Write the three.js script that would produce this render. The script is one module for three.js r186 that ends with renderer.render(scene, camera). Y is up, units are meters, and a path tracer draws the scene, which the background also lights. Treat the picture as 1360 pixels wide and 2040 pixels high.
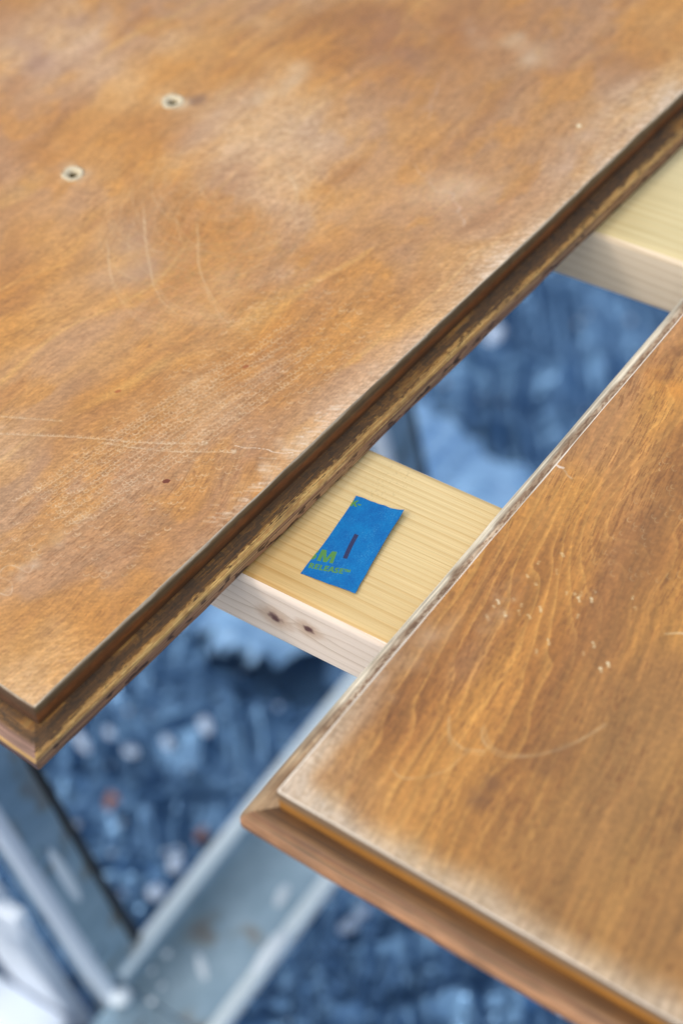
import * as THREE from 'three';
import { RoundedBoxGeometry } from 'three/addons/geometries/RoundedBoxGeometry.js';
import { mergeGeometries, mergeVertices, toCreasedNormals } from 'three/addons/utils/BufferGeometryUtils.js';

// ------------------------------------------------------------------ camera, sky, sun, exposure
const scene = new THREE.Scene();
const camera = new THREE.PerspectiveCamera(27.507, 682 / 1024, 0.05, 200);
camera.position.set(0.32808, 1.48109, 0.41009);
camera.rotation.set(-0.85207, 0.6877, -0.12293, 'YXZ');
camera.focus = 0.893;
camera.userData.fStop = 4.7;

const renderer = new THREE.WebGLRenderer({ antialias: true });
renderer.toneMapping = THREE.LinearToneMapping;
renderer.toneMappingExposure = 0.8;
renderer.shadowMap.enabled = true;

const SUN_DIR = new THREE.Vector3(-0.42, 0.66, 0.64).normalize();

// seeded noise
function hash(ix, iy, seed) {
  let h = Math.imul(ix, 374761393) + Math.imul(iy, 668265263) + Math.imul(seed, 1442695041);
  h = Math.imul(h ^ (h >>> 13), 1274126177);
  h ^= h >>> 16;
  return (h >>> 0) / 4294967296;
}
function noise(x, y, seed = 0) {
  const ix = Math.floor(x), iy = Math.floor(y);
  let fx = x - ix, fy = y - iy;
  fx = fx * fx * (3 - 2 * fx); fy = fy * fy * (3 - 2 * fy);
  const a = hash(ix, iy, seed), b = hash(ix + 1, iy, seed), c = hash(ix, iy + 1, seed), d = hash(ix + 1, iy + 1, seed);
  return a + (b - a) * fx + (c - a) * fy + (a - b - c + d) * fx * fy;
}
function fbm(x, y, oct, seed = 0) {
  let s = 0, a = 0.5, t = 0;
  for (let i = 0; i < oct; i++) { s += a * noise(x, y, seed + i * 17); t += a; a *= 0.5; x = x * 2.03 + 11.7; y = y * 2.03 + 5.3; }
  return s / t;
}
function rng(seed) { let s = seed >>> 0; return () => { s = (s + 0x6d2b79f5) | 0; let t = Math.imul(s ^ (s >>> 15), 1 | s); t = (t + Math.imul(t ^ (t >>> 7), 61 | t)) ^ t; return ((t ^ (t >>> 14)) >>> 0) / 4294967296; }; }
const clamp = (x, a = 0, b = 1) => Math.min(b, Math.max(a, x));
const smooth = (a, b, x) => { const t = clamp((x - a) / (b - a)); return t * t * (3 - 2 * t); };
const mix = (a, b, t) => [a[0] + (b[0] - a[0]) * t, a[1] + (b[1] - a[1]) * t, a[2] + (b[2] - a[2]) * t];

// bright, thinly overcast sky: pale cloud with bluer gaps, brightest around the hidden sun
{
  const W = 512, H = 256, data = new Float32Array(W * H * 4);
  for (let r = 0; r < H; r++) {
    const el = ((r + 0.5) / H - 0.5) * Math.PI, y = Math.sin(el);
    for (let c = 0; c < W; c++) {
      const az = ((c + 0.5) / W - 0.5) * 2 * Math.PI, x = Math.cos(az) * Math.cos(el), z = Math.sin(az) * Math.cos(el);
      const k = 1 / (Math.max(y, 0) + 0.25);
      const cloud = smooth(0.38, 0.66, fbm(x * k * 1.6 + 7, z * k * 1.6 + 3, 4, 91));
      const d = x * SUN_DIR.x + y * SUN_DIR.y + z * SUN_DIR.z;
      const glow = Math.pow(Math.max(0, d), 3);
      let col = mix([0.62, 0.82, 1.12], [1.02, 1.05, 1.1], 0.25 + 0.65 * cloud);
      col = col.map((v, i) => v * (0.9 + 0.1 * cloud) + glow * [1.5, 1.42, 1.3][i]);
      const open = smooth(-0.3, 0.9, x * -0.15 + z * 0.98) * smooth(0.95, 0.2, y);
      col = col.map((v, i) => v * (1 + 0.75 * open) * (1 - open * [0, 0.05, 0.16][i]));
      const up = smooth(-0.04, 0.12, y), low = [0.3, 0.31, 0.3];
      col = mix(low, col, up);
      const i = (r * W + c) * 4;
      data[i] = col[0]; data[i + 1] = col[1]; data[i + 2] = col[2]; data[i + 3] = 1;
    }
  }
  const sky = new THREE.DataTexture(data, W, H, THREE.RGBAFormat, THREE.FloatType);
  sky.mapping = THREE.EquirectangularReflectionMapping;
  sky.magFilter = sky.minFilter = THREE.LinearFilter;
  sky.needsUpdate = true;
  scene.background = sky;
  scene.environment = sky;
}
const sun = new THREE.DirectionalLight(0xfff4e6, 0.7);
sun.position.copy(SUN_DIR).multiplyScalar(5);
sun.castShadow = true;
sun.shadow.radius = 22;
sun.shadow.mapSize.set(2048, 2048);
Object.assign(sun.shadow.camera, { left: -2, right: 2, top: 2, bottom: -2, near: 0.1, far: 12 });
scene.add(sun);

// ------------------------------------------------------------------ helpers
const TOP = 0.8;                       // height of the upper face of the pine boards
function tag(o, label, category, group, kind) {
  if (label) o.userData.label = label;
  if (category) o.userData.category = category;
  if (group) o.userData.group = group;
  if (kind) o.userData.kind = kind;
  return o;
}
function mesh(name, geometry, material, parent = scene) {
  const m = new THREE.Mesh(geometry, material);
  m.name = name; m.castShadow = m.receiveShadow = true;
  parent.add(m);
  return m;
}
function thing(name, x, y, z, turn = 0) {
  const g = new THREE.Group();
  g.name = name; g.position.set(x, y, z); g.rotation.y = turn;
  scene.add(g);
  return g;
}
function painted(W, H, color, draw) {
  const cv = document.createElement('canvas');
  cv.width = W; cv.height = H;
  const ctx = cv.getContext('2d');
  const im = ctx.createImageData(W, H), d = im.data;
  for (let y = 0; y < H; y++) {
    for (let x = 0; x < W; x++) {
      const c = color((x + 0.5) / W, 1 - (y + 0.5) / H), i = (y * W + x) * 4;
      d[i] = clamp(c[0], 0, 255); d[i + 1] = clamp(c[1], 0, 255); d[i + 2] = clamp(c[2], 0, 255); d[i + 3] = 255;
    }
  }
  ctx.putImageData(im, 0, 0);
  if (draw) draw(ctx, W, H);
  const t = new THREE.CanvasTexture(cv);
  t.colorSpace = THREE.SRGBColorSpace;
  t.wrapS = t.wrapT = THREE.MirroredRepeatWrapping;
  t.anisotropy = 8;
  return t;
}
function grayTexture(W, H, value) {
  const d = new Uint8Array(W * H * 4);
  for (let y = 0; y < H; y++) for (let x = 0; x < W; x++) { const v = clamp(value(x / W, y / H)) * 255, i = (y * W + x) * 4; d[i] = d[i + 1] = d[i + 2] = v; d[i + 3] = 255; }
  const t = new THREE.DataTexture(d, W, H);
  t.magFilter = THREE.LinearFilter; t.minFilter = THREE.LinearFilter;
  t.wrapS = t.wrapT = THREE.MirroredRepeatWrapping;
  t.needsUpdate = true;
  return t;
}
function geo(positions, uvs, index) {
  const g = new THREE.BufferGeometry();
  g.setAttribute('position', new THREE.Float32BufferAttribute(positions, 3));
  g.setAttribute('uv', new THREE.Float32BufferAttribute(uvs, 2));
  g.setIndex(index);
  return g;
}

// ------------------------------------------------------------------ ground and tarp
const groundTex = painted(512, 512, (u, v) => { const n = fbm(u * 40, v * 40, 4, 5); return [96 + n * 50, 94 + n * 48, 90 + n * 44]; });
groundTex.repeat.set(30, 30);
{
  const g = new THREE.PlaneGeometry(120, 120);
  g.rotateX(-Math.PI / 2);
  g.translate(0, -0.045, 0);
  tag(mesh('ground', g, new THREE.MeshStandardMaterial({ map: groundTex, roughness: 0.95 })), null, null, null, 'structure');
}
const ridged = (x, y, seed) => 1 - Math.abs(2 * noise(x, y, seed) - 1);
function segDist(x, z, ax, az, bx, bz) {
  const dx = bx - ax, dz = bz - az, t = clamp(((x - ax) * dx + (z - az) * dz) / (dx * dx + dz * dz));
  return Math.hypot(x - ax - dx * t, z - az - dz * t);
}
function tarpHeight(x, z) {
  const wx = x + 0.03 * (fbm(x * 9, z * 9, 2, 61) - 0.5), wz = z + 0.03 * (fbm(x * 9, z * 9, 2, 67) - 0.5);
  const p = wx * 0.57 + wz * 0.82, q = wx * 0.82 - wz * 0.57;
  const flat = 1 - 0.9 * smooth(1.25, 0.85, Math.hypot((x + 0.455) / 0.14, (z + 0.56) / 0.165));
  let h = -0.025 + 0.02 * fbm(x * 5, z * 5, 2, 31) * flat;
  const amp = 0.4 + 0.7 * fbm(x * 6 + 3, z * 6, 2, 35);
  h += flat * amp * (0.021 * Math.pow(ridged(q * 42, p * 10, 41), 3) + 0.014 * Math.pow(ridged(q * 72, p * 12, 43), 2) + 0.024 * Math.pow(ridged(p * 32, q * 6, 47), 4) + 0.006 * Math.pow(ridged(p * 80, q * 16, 49), 2));
  h += flat * (0.005 * Math.pow(ridged(q * 130, p * 34, 55), 2) + 0.003 * noise(x * 190, z * 190, 53));
  const d = segDist(x, z, -0.545, -0.24, -0.4, -0.372);
  h += 0.02 * Math.exp(-((d / 0.011) ** 2));
  return h;
}
{
  const axis = (lo, hi, f0, f1, step) => {
    const a = [];
    for (let x = f0; x <= f1; x += step) a.push(x);
    for (let x = f0, s = step; x > lo; ) { s = Math.min(0.05, s * 1.25); x -= s; a.unshift(x); }
    for (let x = a[a.length - 1], s = step; x < hi; ) { s = Math.min(0.05, s * 1.25); x += s; a.push(x); }
    return a;
  };
  const X = axis(-1.7, 1.5, -0.78, 0.12, 0.0034), Z = axis(-2.2, 1.3, -1.2, 0.12, 0.0034), P = [], U = [], I = [];
  for (const z of Z) for (const x of X) { P.push(x, tarpHeight(x, z), z); U.push(x, z); }
  const n = X.length;
  for (let j = 0; j < Z.length - 1; j++) for (let i = 0; i < n - 1; i++) { const a = j * n + i; I.push(a, a + n, a + 1, a + 1, a + n, a + n + 1); }
  const g = geo(P, U, I);
  g.computeVertexNormals();
  const weave = painted(512, 512, (u, v) => {
    const n = fbm(u * 14, v * 14, 4, 71), m = fbm(u * 60, v * 60, 2, 73);
    return [68 + 28 * n + 14 * m, 100 + 32 * n + 16 * m, 136 + 34 * n + 16 * m];
  });
  weave.repeat.set(1.6, 1.6);
  tag(mesh('tarpaulin', g, new THREE.MeshStandardMaterial({ map: weave, roughness: 0.16, metalness: 0.65, side: THREE.DoubleSide })),
    'crumpled shiny blue tarp spread over the ground under the sawhorses', 'tarp');
}
{
  // raised pale blue patch on the tarp below the near pine board
  const out = [[-0.585, -0.42], [-0.54, -0.396], [-0.52, -0.41], [-0.49, -0.39], [-0.47, -0.402], [-0.455, -0.396], [-0.44, -0.416], [-0.42, -0.44], [-0.425, -0.48], [-0.385, -0.52], [-0.35, -0.56], [-0.3, -0.6], [-0.285, -0.66], [-0.36, -0.71], [-0.42, -0.722], [-0.5, -0.74], [-0.58, -0.7], [-0.61, -0.56]];
  const curve = new THREE.CatmullRomCurve3(out.map(([x, z]) => new THREE.Vector3(x, 0, z)), true, 'catmullrom', 0.4);
  const A = 320, B = 50, P = [], U = [], I = [], c = [-0.48, -0.56];
  for (let i = 0; i <= A; i++) {
    const e = curve.getPoint((i % A) / A), wob = 1 + 0.16 * (fbm((i % A) * 0.22, 3, 3, 81) - 0.5);
    for (let j = 0; j <= B; j++) {
      const t = j / B * (1 + (wob - 1) * Math.pow(j / B, 6)), x = c[0] + (e.x - c[0]) * t, z = c[1] + (e.z - c[1]) * t;
      P.push(x, 0.008 + 0.014 * fbm(x * 14, z * 14, 3, 83) + 0.014 * Math.pow(ridged(x * 46, z * 20, 85), 2) + 0.007 * Math.pow(ridged(x * 30, z * 70, 87), 2) - 0.012 * Math.pow(t, 8), z); U.push(x * 4, z * 4);
    }
  }
  for (let i = 0; i < A; i++) for (let j = 0; j < B; j++) { const a = i * (B + 1) + j, b = a + B + 1; I.push(a, a + 1, b, b, a + 1, b + 1); }
  const g = geo(P, U, I);
  g.computeVertexNormals();
  tag(mesh('pale_patch', g, new THREE.MeshStandardMaterial({ color: 0x86b0da, roughness: 0.4, side: THREE.DoubleSide })),
    'pale blue rumpled patch on the dark blue tarp below the near pine board', 'plastic sheet');
}
{
  // pale flecks modelled in place of the glints on the tarp
  const R = rng(12), parts = [];
  const fleck = (x, z, a, b, turn) => {
    const s = new THREE.SphereGeometry(1, 7, 5);
    s.scale(a, 0.0028, b); s.rotateY(turn); s.rotateX((R() - 0.5) * 0.3);
    let top = -1; for (const [i, j] of [[0, 0], [1, 0], [-1, 0], [0, 1], [0, -1]]) top = Math.max(top, tarpHeight(x + i * a * 0.7, z + j * b * 0.7));
    s.translate(x, top + 0.001, z);
    const k = a > 0.0055 ? 0.85 : 0.25 + 0.45 * R(), n = s.attributes.position.count, col = new Float32Array(n * 3).fill(k);
    s.setAttribute('color', new THREE.BufferAttribute(col, 3));
    parts.push(s);
  };
  fleck(-0.2425, -0.2325, 0.0065, 0.013, -0.35); fleck(-0.2385, -0.244, 0.006, 0.007, 0); fleck(-0.4841, -0.8504, 0.009, 0.015, 0.1);
  fleck(-0.391, -0.1985, 0.007, 0.013, 0.5); fleck(-0.3827, -0.1628, 0.0082, 0.008, 0);
  fleck(-0.5324, -0.2507, 0.017, 0.005, -0.45); fleck(-0.512, -0.266, 0.008, 0.004, -0.4); fleck(-0.4933, -0.2681, 0.009, 0.006, 0); fleck(-0.4413, -0.3113, 0.012, 0.006, -0.6); fleck(-0.468, -0.289, 0.009, 0.005, -0.5);
  const more = [-0.4104, -0.1514, -0.5198, -0.3001, -0.4775, -0.8541, -0.4535, -0.2065, -0.4363, -0.1743, -0.3991, -0.198, -0.4083, -0.132, -0.4979, -0.7781, -0.3807, -0.9414, -0.1962, -0.2659, -0.3344, -0.3395, -0.4041, -0.3642, -0.4265, -0.9157];
  for (let i = 0; i < more.length; i += 2) fleck(more[i], more[i + 1], 0.0028 + R() * 0.0016, 0.0028 + R() * 0.0016, R() * 3);
  for (let i = 0; i < 190; i++) { const k = 0.0012 + R() * R() * 0.0035; fleck(-0.75 + R() * 0.95, -1.15 + R() * 1.3, k, k * (0.7 + R() * 0.8), R() * 3); }
  tag(mesh('glint_flecks', mergeGeometries(parts), new THREE.MeshStandardMaterial({ color: 0xd0e2fc, vertexColors: true, roughness: 0.25 })),
    'pale flecks standing for glints scattered over the blue tarp', 'flecks', null, 'stuff');
}
{
  // two scraps of dry leaf
  const leafMat = new THREE.MeshStandardMaterial({ color: 0x94675a, roughness: 0.9, side: THREE.DoubleSide });
  const leaf = (x, z, s, turn, label) => {
    const sh = new THREE.Shape();
    sh.moveTo(0, -1); sh.quadraticCurveTo(0.75, -0.4, 0.45, 0.3); sh.lineTo(0.1, 1); sh.quadraticCurveTo(-0.6, 0.3, -0.5, -0.3); sh.lineTo(0, -1);
    const g = new THREE.ExtrudeGeometry(sh, { depth: 0.04, bevelEnabled: false });
    g.scale(s, s, s); g.rotateX(-Math.PI / 2);
    const p = g.attributes.position;
    for (let i = 0; i < p.count; i++) p.setY(i, p.getY(i) + p.getX(i) ** 2 * 20);
    g.computeVertexNormals();
    const m = mesh('leaf_scrap', g, leafMat);
    m.position.set(x, tarpHeight(x, z) + 0.003, z); m.rotation.y = turn;
    return tag(m, label, 'leaf');
  };
  leaf(-0.4716, -0.2158, 0.013, 0.9, 'small dry brown leaf scrap on the tarp right of the upright metal leg');
  leaf(-0.3973, -0.2376, 0.0085, 0.2, 'tiny reddish leaf scrap on the tarp left of the corner of the smaller door').name = 'leaf_scrap_001';
}

// ------------------------------------------------------------------ sawhorse
const galvTex = painted(512, 512, (u, v) => {
  const n = fbm(u * 9, v * 9, 4, 101), m = fbm(u * 50, v * 50, 3, 103), rust = smooth(0.68, 0.8, fbm(u * 6 + 9, v * 6, 3, 107));
  return mix([124 + 44 * n + 18 * m, 150 + 40 * n + 18 * m, 168 + 36 * n + 18 * m], [128, 104, 84], rust * 0.5);
});
galvTex.repeat.set(4, 4);
const galvRough = grayTexture(256, 256, (u, v) => 0.38 + 0.3 * fbm(u * 12, v * 12, 4, 109));
const galv = new THREE.MeshStandardMaterial({ map: galvTex, roughnessMap: galvRough, roughness: 0.7, metalness: 0.6 });
const skylitSteel = new THREE.MeshStandardMaterial({ color: 0xe4ecf8, roughness: 0.4, metalness: 0.2 });  // paler than galv: bright sky reflection put into the colour
const skylitEdge = new THREE.MeshStandardMaterial({ color: 0xe0ecf2, roughness: 0.38, metalness: 0.3 });  // flange edges, sky highlight painted in as a pale tone
const edgeShade = new THREE.MeshStandardMaterial({ color: 0x3a3632, roughness: 0.6, metalness: 0.5 });  // dark colour standing for the shaded edge of the uprights
const rubber = new THREE.MeshStandardMaterial({ color: 0x1b1c1e, roughness: 0.8 });
const paleMark = new THREE.MeshStandardMaterial({ color: 0xdfe9f2, roughness: 0.3 });  // pale colour for the paint streak, bright drops and flange highlight
// a bent-sheet profile in the (p, q) plane, given thickness, pulled from A to B
function channel(path, thick, A, B, pDir, qDir, radius = 0.004) {
  const pts = [];
  for (let i = 0; i < path.length; i++) {
    const c = new THREE.Vector2(...path[i]);
    if (i === 0 || i === path.length - 1) { pts.push(c); continue; }
    const a = new THREE.Vector2(...path[i - 1]).sub(c), b = new THREE.Vector2(...path[i + 1]).sub(c), r = Math.min(radius, a.length() / 2, b.length() / 2);
    a.setLength(r).add(c); b.setLength(r).add(c);
    for (let k = 0; k <= 6; k++) { const t = k / 6; pts.push(new THREE.Vector2().addScaledVector(a, (1 - t) ** 2).addScaledVector(c, 2 * t * (1 - t)).addScaledVector(b, t * t)); }
  }
  const L = [], Rr = [];
  for (let i = 0; i < pts.length; i++) {
    const t = new THREE.Vector2().subVectors(pts[Math.min(i + 1, pts.length - 1)], pts[Math.max(i - 1, 0)]).normalize(), n = new THREE.Vector2(-t.y, t.x).multiplyScalar(thick / 2);
    L.push(pts[i].clone().add(n)); Rr.push(pts[i].clone().sub(n));
  }
  const ring = [...L, ...Rr.reverse()], P = [], U = [], I = [], n = ring.length, N = 24;
  const a = new THREE.Vector3(...A), b = new THREE.Vector3(...B), p = new THREE.Vector3(...pDir), q = new THREE.Vector3(...qDir), len = a.distanceTo(b);
  for (let s = 0; s <= N; s++) {
    let per = 0;
    for (let i = 0; i <= n; i++) {
      const r = ring[i % n]; if (i) per += r.distanceTo(ring[i - 1]);
      const v = a.clone().lerp(b, s / N).addScaledVector(p, r.x).addScaledVector(q, r.y);
      P.push(v.x, v.y, v.z); U.push(s / N * len, per);
    }
  }
  for (let s = 0; s < N; s++) for (let i = 0; i < n; i++) { const k = s * (n + 1) + i; I.push(k, k + 1, k + n + 1, k + 1, k + n + 2, k + n + 1); }
  const h = n / 2;                      // end caps
  for (const s of [0, N]) for (let i = 0; i < h - 1; i++) { const k = s * (n + 1); I.push(k + i, k + i + 1, k + n - 1 - i, k + i + 1, k + n - 2 - i, k + n - 1 - i); }
  return toCreasedNormals(geo(P, U, I), 0.7);
}
function sawhorse() {
  const t = thing('sawhorse', -0.42, 0, -0.26);
  const X = (x) => x + 0.42, Z = (z) => z + 0.26;
  // top beam: inverted channel that carries both pine boards
  mesh('top_beam', channel([[-0.05, -0.06], [-0.05, 0], [0.05, 0], [0.05, -0.06]], 0.003, [X(-0.42), 0.7605, Z(0.07)], [X(-0.42), 0.7605, Z(-0.58)], [1, 0, 0], [0, 1, 0]), galv, t);
  // uprights on the camera side, slightly raked
  for (const zt of [0.017, -0.405]) {
    const leg = mesh('leg', channel([[-0.028, -0.006], [-0.028, -0.019], [0, -0.019], [0, 0.019], [-0.028, 0.019], [-0.028, 0.008]], 0.003, [X(-0.318), 0.72, Z(zt)], [X(-0.318), 0.012, Z(zt - 0.092)], [1, 0, 0], [0, 0, 1], 0.009), galv, t);
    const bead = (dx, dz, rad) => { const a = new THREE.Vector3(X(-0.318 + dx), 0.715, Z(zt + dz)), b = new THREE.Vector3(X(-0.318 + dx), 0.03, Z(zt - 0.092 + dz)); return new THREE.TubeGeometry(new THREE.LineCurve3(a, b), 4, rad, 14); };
    mesh('rolled_edge', bead(-0.003, 0.0195, 0.0065), skylitSteel, leg);
    mesh('shade_strip', bead(-0.006, -0.0225, 0.004), edgeShade, leg);  // added dark bar where the leg edge only lies in shade
    if (zt > 0) {
      mesh('paint_streak', new THREE.SphereGeometry(1, 12, 8).scale(0.0014, 0.042, 0.0042).rotateX(0.13).translate(X(-0.3162), 0.285, Z(-0.039)), paleMark, leg);
      mesh('tan_scuff', new THREE.SphereGeometry(1, 12, 8).scale(0.003, 0.022, 0.0045).rotateX(0.13).translate(X(-0.322), 0.21, Z(-0.0545)), new THREE.MeshStandardMaterial({ color: 0xb09468, roughness: 0.8 }), leg);
      for (const y of [0.33, 0.17]) mesh('bolt', new THREE.CylinderGeometry(0.0055, 0.006, 0.004, 6).rotateZ(Math.PI / 2).translate(X(-0.3155), y, Z(-0.02 - (0.4 - y) * 0.13 + 0.004)), galv, leg);
    }
    mesh('rubber_foot', new RoundedBoxGeometry(0.044, 0.026, 0.05, 2, 0.004).translate(X(-0.332), 0.04, Z(zt - 0.092)), rubber, leg);
  }
  // splayed legs on the far side
  for (const zt of [0.0, -0.47]) {
    const leg = mesh('leg', channel([[-0.02, -0.028], [-0.02, 0], [0.02, 0], [0.02, -0.028]], 0.003, [X(-0.47), 0.72, Z(zt)], [X(-0.8), 0.03, Z(zt)], [0, 0, 1], [-0.9, 0.43, 0]), galv, t);
    mesh('rubber_foot', new RoundedBoxGeometry(0.05, 0.026, 0.05, 2, 0.004).translate(X(-0.795), 0.04, Z(zt)), rubber, leg);
  }
  // inner leg folding against the near upright, bright sky put into its colour
  const inner = mesh('inner_leg', channel([[-0.027, -0.014], [-0.027, 0], [0.027, 0], [0.027, -0.014]], 0.0025, [X(-0.386), 0.7, Z(0.055)], [X(-0.394), -0.012, Z(-0.043)], [1, 0, 0], [0, 0, 1], 0.005), skylitSteel, t);
  mesh('clip', new RoundedBoxGeometry(0.022, 0.03, 0.012, 2, 0.003).translate(X(-0.352), 0.235, Z(-0.012)), skylitSteel, inner);
  mesh('foot_bar', channel([[-0.018, -0.016], [-0.018, 0], [0.018, 0], [0.018, -0.016]], 0.0025, [X(-0.36), 0.05, Z(-0.012)], [X(-0.8), 0.05, Z(-0.012)], [0, 0, 1], [0, 1, 0]), skylitSteel, t);
  // low cross channel between the uprights, open upwards
  const bar = mesh('cross_channel', channel([[-0.036, 0.016], [-0.0435, 0.016], [-0.0435, 0], [0.0435, 0], [0.0435, 0.016], [0.036, 0.016]], 0.003, [X(-0.2745), 0.1035, Z(-0.057)], [X(-0.2745), 0.1035, Z(-0.52)], [1, 0, 0], [0, 1, 0], 0.005), galv, t);
  for (const x of [-0.318, -0.231]) mesh('rolled_edge', new THREE.TubeGeometry(new THREE.LineCurve3(new THREE.Vector3(X(x), 0.119, Z(x < -0.3 ? -0.055 : 0.05)), new THREE.Vector3(X(x), 0.119, Z(-0.52))), 4, 0.007, 16), skylitEdge, bar);
  mesh('end_plate', new RoundedBoxGeometry(0.086, 0.004, 0.11, 2, 0.0015).translate(X(-0.2745), 0.1025, Z(-0.001)), galv, bar);
  const R = rng(5);
  const drop = (x, z, a, b, turn) => mesh('highlight_blob', new THREE.SphereGeometry(1, 8, 5).scale(a, 0.0011, b).rotateY(turn).translate(X(x), 0.1052, Z(z)), paleMark, bar);  // pale blobs standing for bright wet drops on the web
  const dl = [-0.3051, -0.0944, -0.3059, -0.0769, -0.292, -0.071, -0.2909, -0.0574, -0.2805, -0.1021, -0.2436, -0.1468];
  for (let i = 0; i < dl.length; i += 2) drop(dl[i], dl[i + 1], 0.0014 + R() * 0.0022, 0.0014 + R() * 0.0022, 0);
  drop(-0.276, -0.099, 0.0034, 0.0125, 0.9); drop(-0.2597, -0.1793, 0.0045, 0.011, 0.2);
  mesh('highlight_blob', new THREE.SphereGeometry(1, 10, 8).scale(0.006, 0.0035, 0.022).translate(X(-0.231), 0.1265, Z(-0.128)), paleMark, bar);  // pale blob shaped as the highlight on the right flange
  mesh('bolt_head', new THREE.SphereGeometry(0.0085, 14, 10).scale(1, 0.7, 1).translate(X(-0.31), 0.112, Z(-0.046)), paleMark, bar);
  return t;
}
const horse = sawhorse();
tag(horse, 'galvanised steel sawhorse with folding legs standing on the tarp beneath the larger door', 'sawhorse');

// ------------------------------------------------------------------ pine boards
function pineTexture(seed, light, dark, sideLight, sideDark, knots, W = 2048) {
  return painted(W, W / 2, (u, v) => {
    const x = u * 0.6 - 0.3;
    if (v > 0.5) {
      const w = (v - 0.5) * 2 * 0.089;                // across the face, 0 at the near edge
      const q = w + 0.0022 * (fbm(x * 5, w * 30, 3, seed) - 0.5) + 0.0012 * (noise(x * 18, w * 90, seed + 2) - 0.5) + 0.006 * (noise(1.5, w * 75, seed + 4) - 0.5) + 0.004 * (fbm(x * 2.2 + 4, w * 9, 2, seed + 6) - 0.5);
      const wide = smooth(0.055, 0.0, w);
      const ph = q / (0.0034 + 0.003 * wide) + 1.4 * noise(3, q * 60, seed + 3);
      const fr = ph - Math.floor(ph);
      let line = Math.pow(fr, 4.5) * smooth(1, 0.93, fr);
      line *= 0.35 + 0.65 * fbm(x * 9, Math.floor(ph) * 3.7, 2, seed + 5);
      const pore = fbm(x * 40, w * 2600, 2, seed + 7) - 0.5, tone = fbm(x * 7, w * 22, 3, seed + 9);
      let c = mix(light, dark, clamp(0.6 * line + 0.45 * (tone - 0.35) + 0.22 * wide + 0.42 * smooth(-0.005, -0.07, x) * smooth(0.09, 0.02, w)));
      const mark = smooth(0.77, 0.84, noise(x * 1900, w * 1300, seed + 11)) * smooth(0.5, 0.7, fbm(x * 22, w * 22, 2, seed + 12));
      c = mix(c, [120, 95, 60], mark * 0.16);
      return c.map((k) => k + pore * 20);
    }
    const h = v * 2 * 0.038;                          // up the side, 0 at the bottom
    let bend = 0, kc = 0, kr = 0;
    for (const [kx, kh, r] of knots) {
      const dx = (x - kx) / r, dy = (h - kh) / r, d2 = dx * dx * 0.35 + dy * dy;
      bend += Math.sign(dy || 1) * 0.0035 * Math.exp(-d2 * 0.25) * Math.exp(-Math.abs(dy) * 0.3);
      const d = Math.sqrt(dx * dx * 0.55 + dy * dy) + 0.5 * (fbm(x * 500, h * 500, 2, seed + 21) - 0.5);
      kc = Math.max(kc, smooth(0.75, 0.2, d)); kr = Math.max(kr, smooth(2.1, 0.5, d));
    }
    const q = h + bend + 0.006 * (fbm(x * 6 + 2, h * 20, 3, seed + 23) - 0.5) + x * 0.05;
    const ph = q / 0.0058, fr = ph - Math.floor(ph);
    const line = Math.pow(fr, 6) * (0.3 + 0.7 * fbm(x * 12, Math.floor(ph) * 5.1, 2, seed + 25));
    const pore = fbm(x * 60, h * 2200, 2, seed + 27) - 0.5, tone = fbm(x * 10, h * 40, 3, seed + 29);
    let c = mix(sideLight, sideDark, clamp(0.95 * line + 0.5 * (tone - 0.4)));
    c = mix(c, [196, 160, 130], kr * 0.6);
    c = mix(c, [104, 70, 66], kc);
    return c.map((k) => k + pore * 12);
  });
}
function pineBoard(z, yaw, tex, name, label) {
  const L = 1.5, g = new RoundedBoxGeometry(L, 0.038, 0.089, 5, 0.0045);
  const p = g.attributes.position, n = g.attributes.normal, uv = g.attributes.uv;
  for (let i = 0; i < p.count; i += 3) {
    let ny = 0; for (let k = 0; k < 3; k++) ny += n.getY(i + k) / 3;
    for (let k = i; k < i + 3; k++) {
      const u = (p.getX(k) + 0.12 + 0.3) / 0.6;
      if (Math.abs(ny) > 0.75) uv.setXY(k, u, 0.5 + 0.5 * clamp((0.0445 - p.getZ(k)) / 0.089, 0.004, 0.996));
      else uv.setXY(k, u, 0.5 * clamp((p.getY(k) + 0.019) / 0.038, 0.004, 0.996));
    }
  }
  g.translate(0, -0.019, -0.0445);
  const bump = pineBump;
  const m = mesh(name, g, new THREE.MeshStandardMaterial({ map: tex, roughness: 0.62, bumpMap: bump, bumpScale: 0.00012 }));
  m.position.set(0.12 * Math.cos(yaw), TOP, z - 0.12 * Math.sin(yaw)); m.rotation.y = yaw;
  return tag(m, label, 'board', 'pine boards lying across the sawhorse');
}
const pineBump = grayTexture(512, 512, (u, v) => fbm(u * 8, v * 160, 3, 131));
pineBump.repeat.set(6, 4);
const pineA = pineTexture(201, [230, 206, 154], [188, 142, 76], [247, 228, 212], [204, 178, 154], [[-0.0525, 0.018, 0.0046], [-0.0347, 0.0215, 0.0036]]);
const pineB = pineTexture(241, [224, 209, 164], [198, 170, 112], [243, 222, 194], [214, 186, 148], [], 1024);
pineBoard(0, 0, pineA, 'pine_board', 'pale pine board with two small knots in its edge, under the blue tape');
pineBoard(-0.2616, 0.03349, pineB, 'pine_board_001', 'plain pale pine board without tape, at the upper right behind the first board');

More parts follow.
